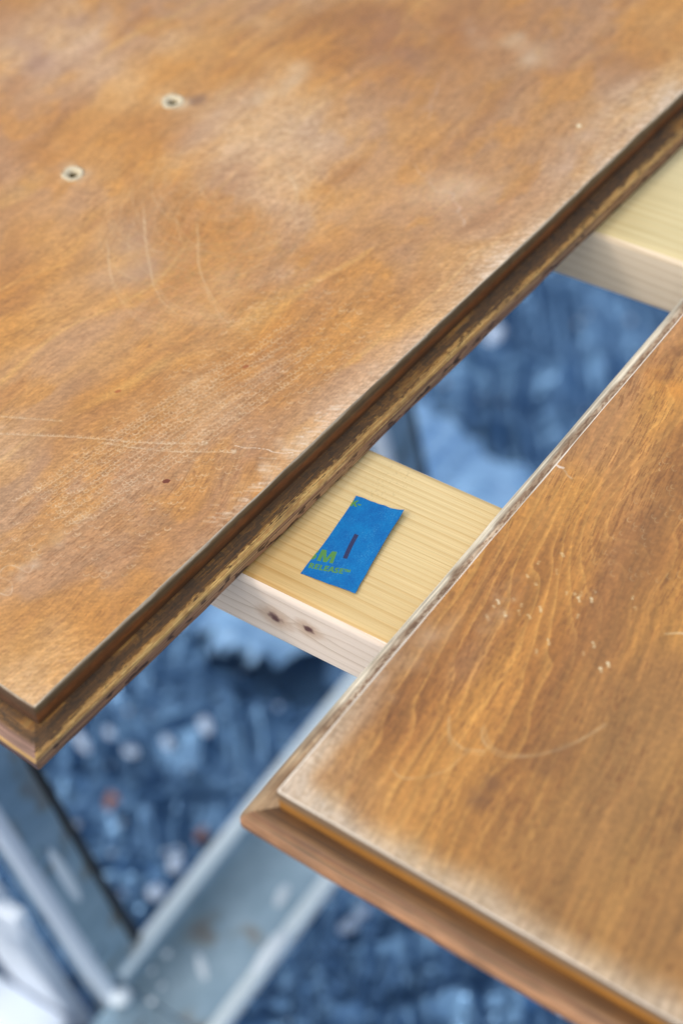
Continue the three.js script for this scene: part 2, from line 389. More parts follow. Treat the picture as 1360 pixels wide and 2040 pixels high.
// ------------------------------------------------------------------ painter's tape
{
  const TL = [-0.0496, -0.0613], TR = [-0.0258, -0.0631], BR = [-0.0193, -0.0153], BL = [-0.0459, -0.0129];
  const nu = 26, nv = 40, P = [], U = [], I = [];
  const place = (u, v, low) => {
    const cut = 0.0007 * Math.sin(v * Math.PI) * (u < 0.5 ? 1 - 2 * u : 2 * u - 1) * (u < 0.5 ? 1 : -1);
    const x = (BL[0] * (1 - u) + BR[0] * u) * (1 - v) + (TL[0] * (1 - u) + TR[0] * u) * v + cut + 0.0003 * (noise(u * 3, v * 9, 303) - 0.5);
    const z = 0.0007 * (fbm(u * 7, v * 2, 3, 305) - 0.5) + (BL[1] * (1 - u) + BR[1] * u) * (1 - v) + (TL[1] * (1 - u) + TR[1] * u) * v;
    const lift = 0.0022 * Math.pow(u, 7) * Math.pow(v, 1.2) + 0.0007 * Math.pow(1 - v, 9) * u + 0.0003 * Math.pow(u, 10) + 0.00006 * noise(u * 8, v * 14, 301);
    return [x, (low ? 0.00012 : 0.0003) + lift, z];
  };
  for (const low of [false, true]) for (let j = 0; j <= nv; j++) for (let i = 0; i <= nu; i++) { P.push(...place(i / nu, j / nv, low)); U.push(i / nu, j / nv); }
  const N = (nu + 1) * (nv + 1);
  for (let j = 0; j < nv; j++) for (let i = 0; i < nu; i++) { const a = j * (nu + 1) + i, b = a + nu + 1; I.push(a, a + 1, b, a + 1, b + 1, b, N + a, N + b, N + a + 1, N + a + 1, N + b, N + b + 1); }
  const rim = [];
  for (let i = 0; i < nu; i++) rim.push([i, i + 1], [nv * (nu + 1) + i + 1, nv * (nu + 1) + i]);
  for (let j = 0; j < nv; j++) rim.push([(j + 1) * (nu + 1), j * (nu + 1)], [j * (nu + 1) + nu, (j + 1) * (nu + 1) + nu]);
  for (const [a, b] of rim) I.push(a, N + a, b, b, N + a, N + b);
  const g = toCreasedNormals(geo(P, U, I), 0.6);
  const tapeBump = grayTexture(256, 512, (u, v) => 0.7 * fbm(u * 22, v * 6, 2, 331) + 0.3 * fbm(u * 60, v * 90, 2, 333));
  const W = 640, H = 1220;
  const tex = painted(W, H, (u, v) => {
    const n = fbm(u * 60, v * 110, 3, 311) - 0.5, m = fbm(u * 5, v * 9, 3, 313) - 0.5, dust = smooth(0.7, 0.88, noise(u * 130, v * 240, 317)) * smooth(0.42, 0.7, fbm(u * 6 + 4, v * 11, 3, 319));
    return mix([2 + 14 * n, 106 + 26 * n + 26 * m, 172 + 22 * n + 20 * m], [116, 168, 205], dust * 0.55);
  }, (ctx) => {
    const green = 'rgba(92,140,62,0.92)';
    const put = (text, u, v, h, sx, weight = 'bold') => {
      ctx.save();
      ctx.translate(u * W, (1 - v) * H); ctx.rotate(-0.22); ctx.scale(sx, 1);
      ctx.font = weight + ' ' + Math.round(h * H / 0.72) + 'px sans-serif';
      ctx.fillStyle = green; ctx.strokeStyle = green; ctx.lineWidth = h * H * 0.06;
      ctx.fillText(text, 0, 0); ctx.strokeText(text, 0, 0);
      ctx.restore();
    };
    put('E RELEASE™', -0.075, 0.068, 0.058, 0.98);
    put('3M', -0.118, 0.165, 0.128, 1.05);
    put('K-', -0.01, 0.868, 0.072, 1.15);
    ctx.save();
    ctx.strokeStyle = 'rgba(52,50,84,0.95)'; ctx.lineCap = 'butt'; ctx.lineWidth = 50;
    ctx.beginPath(); ctx.moveTo(0.437 * W, (1 - 0.6) * H); ctx.quadraticCurveTo(0.455 * W, (1 - 0.47) * H, 0.505 * W, (1 - 0.315) * H); ctx.stroke();
    ctx.restore();
    const R = rng(77);
    ctx.fillStyle = 'rgba(8,112,180,0.3)';
    for (let i = 0; i < 1400; i++) ctx.fillRect(R() * W, R() * H, 2 + R() * 6, 2 + R() * 5);
    ctx.fillStyle = 'rgba(150,195,228,0.35)';
    for (let i = 0; i < 520; i++) { const a = R(), b = R(); if (fbm(a * 5 + 1, b * 9, 2, 323) > 0.5) ctx.fillRect(a * W, b * H, 1 + R() * 4, 1 + R() * 5); }
  });
  const t = mesh('masking_tape', g, new THREE.MeshPhysicalMaterial({ map: tex, roughness: 0.65, specularIntensity: 0.5, bumpMap: tapeBump, bumpScale: 0.00012 }));
  t.position.y = TOP;
  tag(t, 'blue masking tape strip with green print and black marker stroke on the pine board', 'tape');
}

// ------------------------------------------------------------------ cabinet doors
const fineBump = grayTexture(512, 512, (u, v) => 0.6 * fbm(u * 70, v * 160, 3, 151) + 0.4 * fbm(u * 14, v * 26, 2, 153));
fineBump.repeat.set(4, 4);
// one side of a rounded rectangle [a0, a1] x [s0, s1]; half of each corner belongs to each side
function sidePoints(side, a0, a1, s0, s1, r, n, wob) {
  const C = [[[a0, s0], [a1, s0], [0, -1]], [[a0, s0], [a0, s1], [-1, 0]], [[a1, s0], [a1, s1], [1, 0]], [[a0, s1], [a1, s1], [0, 1]]][side];
  const A = C[0], B = C[1], o = C[2], L = Math.hypot(B[0] - A[0], B[1] - A[1]), d = [(B[0] - A[0]) / L, (B[1] - A[1]) / L], pts = [];
  const K = 4;
  for (let k = 0; k < K; k++) { const g = (1 + k / K) * Math.PI / 4; pts.push([r * (1 - Math.cos(g)), r * (1 - Math.sin(g)), 0]); }
  for (let k = 0; k <= n; k++) pts.push([r + (L - 2 * r) * k / n, 0, 1]);
  for (let k = K - 1; k >= 0; k--) { const g = (1 + k / K) * Math.PI / 4; pts.push([L - r * (1 - Math.cos(g)), r * (1 - Math.sin(g)), 0]); }
  return pts.map(([t, inward, free]) => {
    const w = free * wob(side, t) * smooth(0, 0.01, t - r) * smooth(0, 0.01, L - r - t);
    return [A[0] + d[0] * t - o[0] * (inward - w), A[1] + d[1] * t - o[1] * (inward - w), t];
  });
}
// rings: [offset outward, height, v, corner radius, wobble]; returns the walls between them
function edgeWalls(rect, rings, sgn, perSide, uvLen) {
  const P = [], U = [], I = [];
  for (let side = 0; side < 4; side++) {
    const n = perSide[side], band = side === 0 || side === 3 ? 0.5 : 0;
    let first = null, count = 0;
    rings.forEach(([d, y, v, r, w], k) => {
      const pts = sidePoints(side, rect[0] - d, rect[1] + d, rect[2] - d, rect[3] + d, r, n, (sd, t) => w * (fbm(t * 26 + sd * 31, k * 0.3, 4, 401) - 0.5) * 2);
      count = pts.length;
      if (k === 0) first = P.length / 3;
      for (const [a, s, t] of pts) { P.push(sgn * s, y, -a); U.push((t + d * -1) / uvLen, band + 0.5 * clamp(1 - v, 0.004, 0.996)); }
    });
    for (let k = 0; k < rings.length - 1; k++) for (let i = 0; i < count - 1; i++) {
      const a = first + k * count + i, b = a + count, flip = (sgn > 0) !== (side === 1 || side === 3);
      if (flip) I.push(a, a + 1, b, a + 1, b + 1, b); else I.push(a, b, a + 1, a + 1, b, b + 1);
    }
  }
  return toCreasedNormals(geo(P, U, I), 0.75);
}
function capOutline(rect, ring, perSide, k) {
  const [d, , , r, w] = ring;
  const S = [0, 1, 2, 3].map((side) => sidePoints(side, rect[0] - d, rect[1] + d, rect[2] - d, rect[3] + d, r, perSide[side], (sd, t) => w * (fbm(t * 26 + sd * 31, k * 0.3, 4, 401) - 0.5) * 2));
  const all = [...S[0], ...S[2], ...S[3].reverse(), ...S[1].reverse()];
  return all.filter((p, i) => { const q = all[(i + 1) % all.length]; return Math.hypot(p[0] - q[0], p[1] - q[1]) > 1e-7; }).map(([a, s]) => new THREE.Vector2(a, s));
}
function capGeometry(outline, holes, y, sgn, LA, LS, down) {
  const sh = new THREE.Shape(outline);
  for (const [a, s, r] of holes) { const pts = []; for (let i = 0; i < 28; i++) { const g = -i / 28 * 2 * Math.PI, rr = r * (1 + 0.08 * (noise(i * 0.9, a * 100, 411) - 0.5)); pts.push(new THREE.Vector2(a + Math.cos(g) * rr, s + Math.sin(g) * rr)); } sh.holes.push(new THREE.Path(pts)); }
  const g = new THREE.ShapeGeometry(sh), p = g.attributes.position, P = [], U = [];
  for (let i = 0; i < p.count; i++) { const a = p.getX(i), s = p.getY(i); P.push(sgn * s, y, -a); U.push(a / LA, s / LS); }
  const I = Array.from(g.index.array);
  if ((sgn > 0) === !down) for (let i = 0; i < I.length; i += 3) [I[i + 1], I[i + 2]] = [I[i + 2], I[i + 1]];
  const out = geo(P, U, I);
  const N = new Float32Array(p.count * 3); for (let i = 0; i < p.count; i++) N[i * 3 + 1] = down ? -1 : 1;
  out.setAttribute('normal', new THREE.BufferAttribute(N, 3));
  return out.toNonIndexed();
}
function door({ name, x, z, turn, sgn, LA, LS, lip, topMap, edgeMap, holes, wob, lipRound, corner, roughness, lipNear = lip, H = 0.019, hl = 0.0082 }) {
  const t = thing(name, x, TOP + 0.0006, z, turn);
  const per = [300, 180, 180, 300];
  const rect = [lipNear, LA - lip, lip, LS - lip], outer = [0, LA, 0, LS];
  const pr = [[-0.0009, H, 0, 0.0012, wob], [-0.0004, H - 0.0002, 0.05, 0.0014, wob], [-0.0001, H - 0.0006, 0.1, 0.0016, wob], [0, H - 0.0014, 0.16, 0.0016, wob * 0.7], [0, hl + 0.004, 0.6, 0.0016, wob * 0.5], [0.0001, hl - 0.0006, 1, 0.0016, wob * 0.3]];
  const topMat = new THREE.MeshStandardMaterial({ map: topMap, roughness, bumpMap: fineBump, bumpScale: 0.00004 });
  const edgeMat = (m) => new THREE.MeshStandardMaterial({ map: m, roughness: 0.6, bumpMap: m, bumpScale: 0.0007 });
  mesh('panel_face', capGeometry(capOutline(rect, pr[0], per, 0), holes, H, sgn, LA, LS, false), topMat, t);
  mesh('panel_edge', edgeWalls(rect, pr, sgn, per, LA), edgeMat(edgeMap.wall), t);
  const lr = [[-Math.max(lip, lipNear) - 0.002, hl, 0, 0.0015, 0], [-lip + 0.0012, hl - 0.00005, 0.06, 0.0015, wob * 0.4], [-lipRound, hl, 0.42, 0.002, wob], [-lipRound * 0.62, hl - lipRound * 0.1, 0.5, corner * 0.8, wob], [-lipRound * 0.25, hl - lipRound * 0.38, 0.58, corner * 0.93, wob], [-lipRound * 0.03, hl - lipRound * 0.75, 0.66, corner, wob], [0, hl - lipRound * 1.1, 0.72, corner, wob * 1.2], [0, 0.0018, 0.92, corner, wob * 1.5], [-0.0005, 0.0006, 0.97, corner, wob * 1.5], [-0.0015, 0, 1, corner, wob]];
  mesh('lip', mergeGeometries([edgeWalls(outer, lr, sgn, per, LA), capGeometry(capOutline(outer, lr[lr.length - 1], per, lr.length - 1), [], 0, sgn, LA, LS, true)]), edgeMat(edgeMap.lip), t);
  for (const [a, s, r] of holes) {
    const h = new THREE.Group(); h.name = 'screw_hole'; h.position.set(sgn * s, H, -a); t.add(h);
    const pts = [[r * 1.02, -0.0003], [r * 0.97, 0.0003], [r * 0.82, 0.0005], [r * 0.6, 0.0001], [r * 0.46, -0.0009], [r * 0.42, -0.0022]].map((q) => new THREE.Vector2(...q));
    const rim = new THREE.LatheGeometry(pts, 40), rp = rim.attributes.position;
    for (let i = 0; i < rp.count; i++) { const g = Math.atan2(rp.getZ(i), rp.getX(i)), k = 1 + 0.3 * (noise(Math.cos(g) * 2.2 + 5, Math.sin(g) * 2.2 + a * 90, 421) - 0.62); rp.setX(i, rp.getX(i) * k); rp.setZ(i, rp.getZ(i) * k); rp.setY(i, rp.getY(i) * (0.4 + 1.4 * noise(g * 3, a * 50, 423))); }
    rim.computeVertexNormals();
    mesh('splintered_rim', rim, rimMat, h);
    const inner = [[r * 0.42, -0.002], [r * 0.4, -0.012], [0.0001, -0.0125]].map((q) => new THREE.Vector2(...q));
    mesh('bore', new THREE.LatheGeometry(inner, 20), boreMat, h);
  }
  return t;
}
const rimMat = new THREE.MeshStandardMaterial({ color: 0xd2c2a4, roughness: 0.9, side: THREE.DoubleSide });
const boreMat = new THREE.MeshStandardMaterial({ color: 0x857648, roughness: 0.9, side: THREE.DoubleSide });

// strokes given in metres on the door: (a along, s in from the long edge)
function inkFor(ctx, W, H, LA, LS) {
  const X = (a) => a / LA * W, Y = (s) => (1 - s / LS) * H, px = W / LA;
  const path = (pts) => new THREE.CatmullRomCurve3(pts.map(([a, s]) => new THREE.Vector3(X(a), Y(s), 0)), false, 'centripetal');
  const line = (pts, width, color, jitter = 0, seed = 1) => {
    const c = path(pts), n = Math.max(8, Math.round(c.getLength() / 4)), sp = c.getSpacedPoints(n);
    for (let i = 0; i < n; i++) {
      const k = 0.35 + 0.9 * noise(i * 0.35, 2, seed);
      ctx.strokeStyle = 'rgba(' + color[0] + ',' + color[1] + ',' + color[2] + ',' + Math.min(1, color[3] * k) + ')';
      ctx.lineWidth = width * px * (0.7 + 0.6 * noise(i * 0.2, 9, seed));
      const jx = jitter * px * (noise(i * 0.3, 1, seed) - 0.5), jy = jitter * px * (noise(i * 0.3, 5, seed) - 0.5);
      ctx.beginPath(); ctx.moveTo(sp[i].x + jx, sp[i].y + jy); ctx.lineTo(sp[i + 1].x + jx, sp[i + 1].y + jy); ctx.stroke();
    }
  };
  // the chain of tiny curls that a sander leaves
  const curls = (pts, pitch, amp, width, color, seed) => {
    const c = path(pts), len = c.getLength() / px, n = Math.round(len / pitch), R = rng(seed);
    ctx.lineWidth = width * px;
    for (let i = 0; i < n; i++) {
      const p = c.getPointAt(clamp((i + R() * 0.3) / n)), t = c.getTangentAt(i / n), an = Math.atan2(t.y, t.x), A = amp * px * (0.7 + 0.6 * R());
      ctx.strokeStyle = 'rgba(' + color[0] + ',' + color[1] + ',' + color[2] + ',' + color[3] * (0.3 + 0.9 * R()) + ')';
      ctx.beginPath(); ctx.ellipse(p.x, p.y, A, A * 0.8, an, 0.2 + R() * 0.5, Math.PI + 0.4 + R() * 0.7); ctx.stroke();
    }
  };
  const cloud = (a, s, ra, rs, color, seed) => {
    const R = rng(seed);
    for (let i = 0; i < 26; i++) {
      const g = R() * 6.283, k = Math.sqrt(R()), x = X(a + Math.cos(g) * k * ra), y = Y(s + Math.sin(g) * k * rs), r = px * Math.min(ra, rs) * (0.3 + 0.6 * R());
      const gr = ctx.createRadialGradient(x, y, 0, x, y, r), al = color[3] * (0.5 + R()) * 0.25;
      gr.addColorStop(0, 'rgba(' + color[0] + ',' + color[1] + ',' + color[2] + ',' + al + ')'); gr.addColorStop(1, 'rgba(' + color[0] + ',' + color[1] + ',' + color[2] + ',0)');
      ctx.fillStyle = gr; ctx.fillRect(x - r, y - r, 2 * r, 2 * r);
    }
  };
  return { X, Y, px, line, curls, cloud };
}

// larger door: sanded blotchy stain
const D1 = { LA: 0.6, LS: 0.42 };
const top1 = painted(1920, 1344, (u, v) => {
  const a = u * D1.LA, s = v * D1.LS;
  const wa = a + 0.03 * (fbm(a * 9, s * 12, 2, 501) - 0.5), ws = s + 0.03 * (fbm(a * 9 + 5, s * 12, 3, 503) - 0.5);
  const big = fbm(wa * 13, ws * 22, 4, 511), mid = fbm(wa * 45, ws * 75, 3, 513), hue = fbm(wa * 12 + 3, ws * 20, 3, 517);
  const streak = fbm(wa * 26, ws * 260, 3, 519), fibre = fbm(wa * 240, ws * 1900, 2, 521), speck = fbm(a * 1500, s * 1500, 2, 523), cross = fbm((a + s) * 900, (a - s) * 300, 2, 525);
  let c = mix([174, 116, 56], [200, 144, 78], smooth(0.25, 0.72, hue));
  c = mix(c, [178, 136, 104], smooth(0.42, 0.72, big) * 0.72);
  c = mix(c, [198, 134, 58], smooth(0.5, 0.74, mid) * 0.5);
  c = mix(c, [152, 102, 62], smooth(0.58, 0.8, fbm(wa * 24 + 7, ws * 70, 3, 529)) * 0.36);
  const vein = smooth(0.9, 1, ridged(ws * 24 + 1.5 * fbm(wa * 9, ws * 6, 2, 531), wa * 5, 533)) * smooth(0.35, 0.6, fbm(wa * 16, ws * 22, 2, 535));
  c = mix(c, [222, 172, 96], vein * 0.4);
  c = mix(c, [190, 154, 122], 0.07);
  const pore = smooth(0.66, 0.8, noise(a * 300, ws * 2400, 537)) * smooth(0.4, 0.6, fbm(wa * 40, ws * 90, 2, 539));
  c = mix(c, [124, 78, 42], pore * 0.3);
  const dust = 0.5 * smooth(0.42, 0.76, fbm(wa * 12 + 9, ws * 13, 4, 541)) + (0.25 + 0.45 * smooth(0.13, 0.18, a)) * Math.exp(-Math.max(0, s - 0.0105) / (0.0018 + 0.016 * fbm(a * 16, 2, 3, 543) * smooth(0.06, 0.16, a))) * smooth(0.25, 0.55, fbm(a * 22, s * 30, 3, 545));
  c = mix(c, [222, 198, 174], clamp(dust) * (0.65 + 0.7 * (cross - 0.3)));
  const k = 1 + 0.12 * (streak - 0.5) + 0.16 * (fibre - 0.5) + 0.16 * (speck - 0.5) + 0.17 * (cross - 0.5) - 0.07 * smooth(0.25, 0.5, a);
  return c.map((x) => x * k);
}, (ctx, W, H) => {
  const ink = inkFor(ctx, W, H, D1.LA, D1.LS), pale = [232, 206, 172], R = rng(31);
  ink.cloud(0.07, 0.066, 0.03, 0.006, [226, 206, 182, 0.6], 1); ink.cloud(0.19, 0.018, 0.05, 0.007, [222, 198, 178, 0.75], 2);
  ink.cloud(0.372, 0.186, 0.02, 0.01, [222, 200, 176, 0.5], 3); ink.cloud(0.46, 0.108, 0.012, 0.03, [220, 198, 172, 0.6], 4);
  ink.cloud(0.35, 0.06, 0.02, 0.018, [218, 192, 170, 0.3], 5); ink.cloud(0.24, 0.12, 0.035, 0.035, [206, 176, 140, 0.25], 6);
  ink.cloud(0.235, 0.165, 0.03, 0.02, [170, 140, 122, 0.55], 7); ink.cloud(0.33, 0.31, 0.03, 0.02, [140, 104, 92, 0.5], 8); ink.cloud(0.16, 0.011, 0.02, 0.006, [206, 128, 44, 0.8], 9);
  ink.cloud(0.45, 0.15, 0.04, 0.03, [138, 92, 70, 0.5], 10); ink.cloud(0.5, 0.05, 0.03, 0.02, [150, 104, 64, 0.5], 11); ink.cloud(0.42, 0.03, 0.03, 0.012, [196, 168, 148, 0.6], 12);
  // sander rows
  for (let i = 0; i < 15; i++) {
    const s0 = 0.05 + i * 0.0024, a0 = 0.105 + 0.012 * R();
    ink.curls([[a0 - 0.02, s0 + 0.012], [a0 + 0.03, s0 + 0.003], [a0 + 0.075, s0 - 0.004], [a0 + 0.1 + 0.03 * R(), s0 - 0.01]], 0.0021, 0.0011, 0.0004, [...pale, 0.44], 100 + i);
  }
  for (let i = 0; i < 700; i++) {
    const t = R(), a = 0.06 + 0.2 * t + 0.02 * R(), s = 0.028 + 0.065 * R();
    ink.curls([[a, s], [a + 0.0018, s - 0.0006]], 0.0016, 0.0009 + 0.0006 * R(), 0.00035, [...pale, 0.42], 1000 + i);
  }
  ink.curls([[0.1088, 0.1332], [0.1292, 0.1001], [0.1458, 0.07], [0.1587, 0.0504]], 0.001, 0.0009, 0.00036, [232, 208, 176, 0.48], 7);
  ink.curls([[0.1332, 0.0886], [0.145, 0.0633], [0.1623, 0.0369]], 0.0009, 0.0009, 0.00036, [232, 208, 176, 0.48], 8);
  ink.curls([[0.1175, 0.1389], [0.1335, 0.1104]], 0.001, 0.0007, 0.0004, [...pale, 0.45], 9);
  ink.cloud(0.1592, 0.0498, 0.0012, 0.0015, [236, 218, 190, 0.9], 41); ink.cloud(0.1628, 0.0362, 0.0012, 0.0015, [236, 218, 190, 0.9], 42);
  ink.line([[0.1651, 0.0371], [0.1715, 0.0253], [0.1766, 0.0138]], 0.0006, [236, 216, 196, 0.75], 0.002, 5);
  const arcs = [[[0.2556, 0.1758], [0.2378, 0.1571], [0.2195, 0.1345], [0.2136, 0.1179], [0.2154, 0.1023], [0.224, 0.0914], [0.2372, 0.0844]], [[0.2648, 0.1489], [0.2414, 0.1267], [0.2291, 0.1083], [0.223, 0.0935], [0.225, 0.08]], [[0.2299, 0.1752], [0.2127, 0.1567], [0.2028, 0.135], [0.2022, 0.1123]], [[0.2953, 0.1734], [0.3151, 0.1642], [0.3205, 0.1457], [0.3086, 0.1229], [0.29, 0.115]], [[0.2495, 0.1652], [0.2604, 0.162], [0.255, 0.1506]]];
  arcs.forEach((p, i) => { for (let k = 0; k < 7; k++) ink.line(p.map(([a, s]) => [a + k * 0.0011 - 0.003 + 0.0012 * (R() - 0.5), s + 0.0012 * k - 0.004 + 0.0012 * (R() - 0.5)]), 0.00036, [234, 208, 168, k === 3 && i < 2 ? 0.27 : 0.17], 0.0008, 20 + i * 7 + k); });
  for (let i = 0; i < 90; i++) { const ca = 0.26 + 0.05 * R(), cs = 0.13 + 0.04 * R(), r = 0.025 + 0.02 * R(), g0 = R() * 6.28, p = []; for (let k = 0; k <= 6; k++) { const g = g0 + k * 0.28; p.push([ca + Math.cos(g) * r, cs + Math.sin(g) * r]); } ink.line(p, 0.00034, [228, 202, 164, 0.22], 0.0005, 60 + i); }
  ink.line([[0.0464, 0.0669], [0.0482, 0.0598], [0.0536, 0.0637], [0.0534, 0.071], [0.0597, 0.0713], [0.0618, 0.0615], [0.0659, 0.0626]], 0.0007, [228, 206, 180, 0.35], 0.0006, 91);
  ink.line([[0.3595, 0.0868], [0.351, 0.0725], [0.3476, 0.0577], [0.337, 0.0413]], 0.0013, [212, 186, 174, 0.3], 0.005, 92);
  ink.line([[0.414, 0.1182], [0.3903, 0.1032]], 0.0012, [210, 180, 170, 0.3], 0.003, 93);
  // bright scrapes running in from the worn edge
  for (let i = 0; i < 60; i++) { const a = 0.128 + 0.085 * R(), s = 0.0108 + 0.013 * R() * R(), l = 0.002 + 0.006 * R(); ink.line([[a, s], [a - 0.28 * l, s + 0.42 * l], [a - 0.55 * l, s + 0.83 * l]], 0.0011, [230, 208, 184, 0.34], 0.0012, 200 + i); }
  ink.cloud(0.336, 0.213, 0.006, 0.005, [132, 98, 74, 1.2], 95); ink.cloud(0.3287, 0.2221, 0.008, 0.008, [214, 188, 156, 0.7], 96); ink.cloud(0.2584, 0.2255, 0.007, 0.008, [206, 178, 146, 0.6], 97);
  // dark chip and pale pin mark
  ctx.fillStyle = 'rgb(112,52,26)'; ctx.beginPath(); ctx.ellipse(ink.X(0.1327), ink.Y(0.0488), 4.6, 3.4, 0.4, 0, 7); ctx.fill(); ctx.fillRect(ink.X(0.1327) - 1, ink.Y(0.0488), 6, 5);
  ctx.fillStyle = 'rgb(236,222,186)'; ctx.beginPath(); ctx.arc(ink.X(0.4257), ink.Y(0.0386), 3.6, 0, 7); ctx.fill();
  ctx.fillStyle = 'rgba(150,72,30,0.6)'; for (const [a, s] of [[0.1605, 0.103], [0.205, 0.0655]]) { ctx.beginPath(); ctx.ellipse(ink.X(a), ink.Y(s), 5, 3, 0.5, 0, 7); ctx.fill(); }
});
const bandOf = (v) => (v > 0.5 ? [0, 1 - (v - 0.5) * 2] : [1, 1 - v * 2]);   // [which side kind, 0 at the top of the profile]
const wall1 = painted(2048, 256, (u, v) => {
  const [kind, t] = bandOf(v), x = u * D1.LA, n = fbm(x * 40, t * 3 + kind * 9, 4, 601), g = fbm(x * 20, t * 26 + kind * 9, 4, 603), m = fbm(x * 300, t * 9, 3, 605);
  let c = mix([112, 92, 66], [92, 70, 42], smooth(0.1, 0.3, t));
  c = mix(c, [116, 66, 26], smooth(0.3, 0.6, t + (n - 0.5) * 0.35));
  c = mix(c, [74, 46, 22], smooth(0.62, 0.95, t + (n - 0.5) * 0.3));  // darker towards the ledge, shadow of the rabbet painted in
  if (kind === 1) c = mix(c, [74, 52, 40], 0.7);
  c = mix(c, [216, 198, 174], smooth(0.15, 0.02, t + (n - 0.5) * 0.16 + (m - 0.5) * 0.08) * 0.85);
  return c.map((k) => k * (0.68 + 0.36 * g + 0.28 * m));
});
const lip1 = painted(2048, 256, (u, v) => {
  const [kind, t] = bandOf(v), x = u * D1.LA, n = fbm(x * 45, t * 4 + kind * 9, 4, 611), g = fbm(x * 14, t * 46, 4, 613), m = fbm(x * 420, t * 14, 3, 615), patch = fbm(x * 9 + 4, t * 1.2, 3, 617), fine = fbm(x * 90, t * 90, 3, 618);
  let c = mix([80, 52, 20], [146, 98, 36], smooth(0.42, 0.68, 0.55 * n + 0.15 * g + 0.3 * m));  // dark ledge brown: remaining finish plus painted occlusion
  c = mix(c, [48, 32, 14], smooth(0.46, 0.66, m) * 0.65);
  c = mix(c, [166, 122, 56], smooth(0.6, 0.72, n) * smooth(0.45, 0.62, m) * 0.6);
  if (kind === 0) {
    const raw = smooth(0.4, 0.5, t + (patch - 0.5) * 0.3 + (m - 0.5) * 0.26 + (fine - 0.5) * 0.22);
    c = mix(c, mix([206, 168, 102], [168, 122, 64], smooth(0.32, 0.7, 0.5 * g + 0.5 * m)), raw * (0.75 + 0.25 * smooth(0.3, 0.5, n)));
    const side = smooth(0.58, 0.68, t + (g - 0.5) * 0.16);
    c = mix(c, mix([160, 120, 88], [108, 76, 58], smooth(0.3, 0.7, g)), side);
    c = mix(c, [206, 172, 120], smooth(0.6, 0.72, fbm(x * 16, t * 30, 3, 619)) * side * 0.5);
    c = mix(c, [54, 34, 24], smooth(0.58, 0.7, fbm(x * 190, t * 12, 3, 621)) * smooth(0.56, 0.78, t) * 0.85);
  } else {
    c = mix(c, [140, 106, 90], smooth(0.2, 0.4, t));
    c = mix(c, [198, 156, 100], smooth(0.56, 0.62, t) * smooth(0.78, 0.7, t));  // lit edge painted as a pale band
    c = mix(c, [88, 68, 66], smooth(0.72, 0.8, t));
  }
  return c.map((k) => k * (0.74 + 0.52 * fine));
});
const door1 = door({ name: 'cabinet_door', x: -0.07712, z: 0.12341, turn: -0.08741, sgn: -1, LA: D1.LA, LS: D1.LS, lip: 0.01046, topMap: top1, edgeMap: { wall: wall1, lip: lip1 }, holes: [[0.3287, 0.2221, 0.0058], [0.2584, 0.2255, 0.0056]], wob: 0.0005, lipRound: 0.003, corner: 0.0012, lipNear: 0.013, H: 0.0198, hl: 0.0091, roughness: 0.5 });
tag(door1, 'larger brown wooden cabinet door with two pale screw holes and sanding swirls', 'cabinet door');

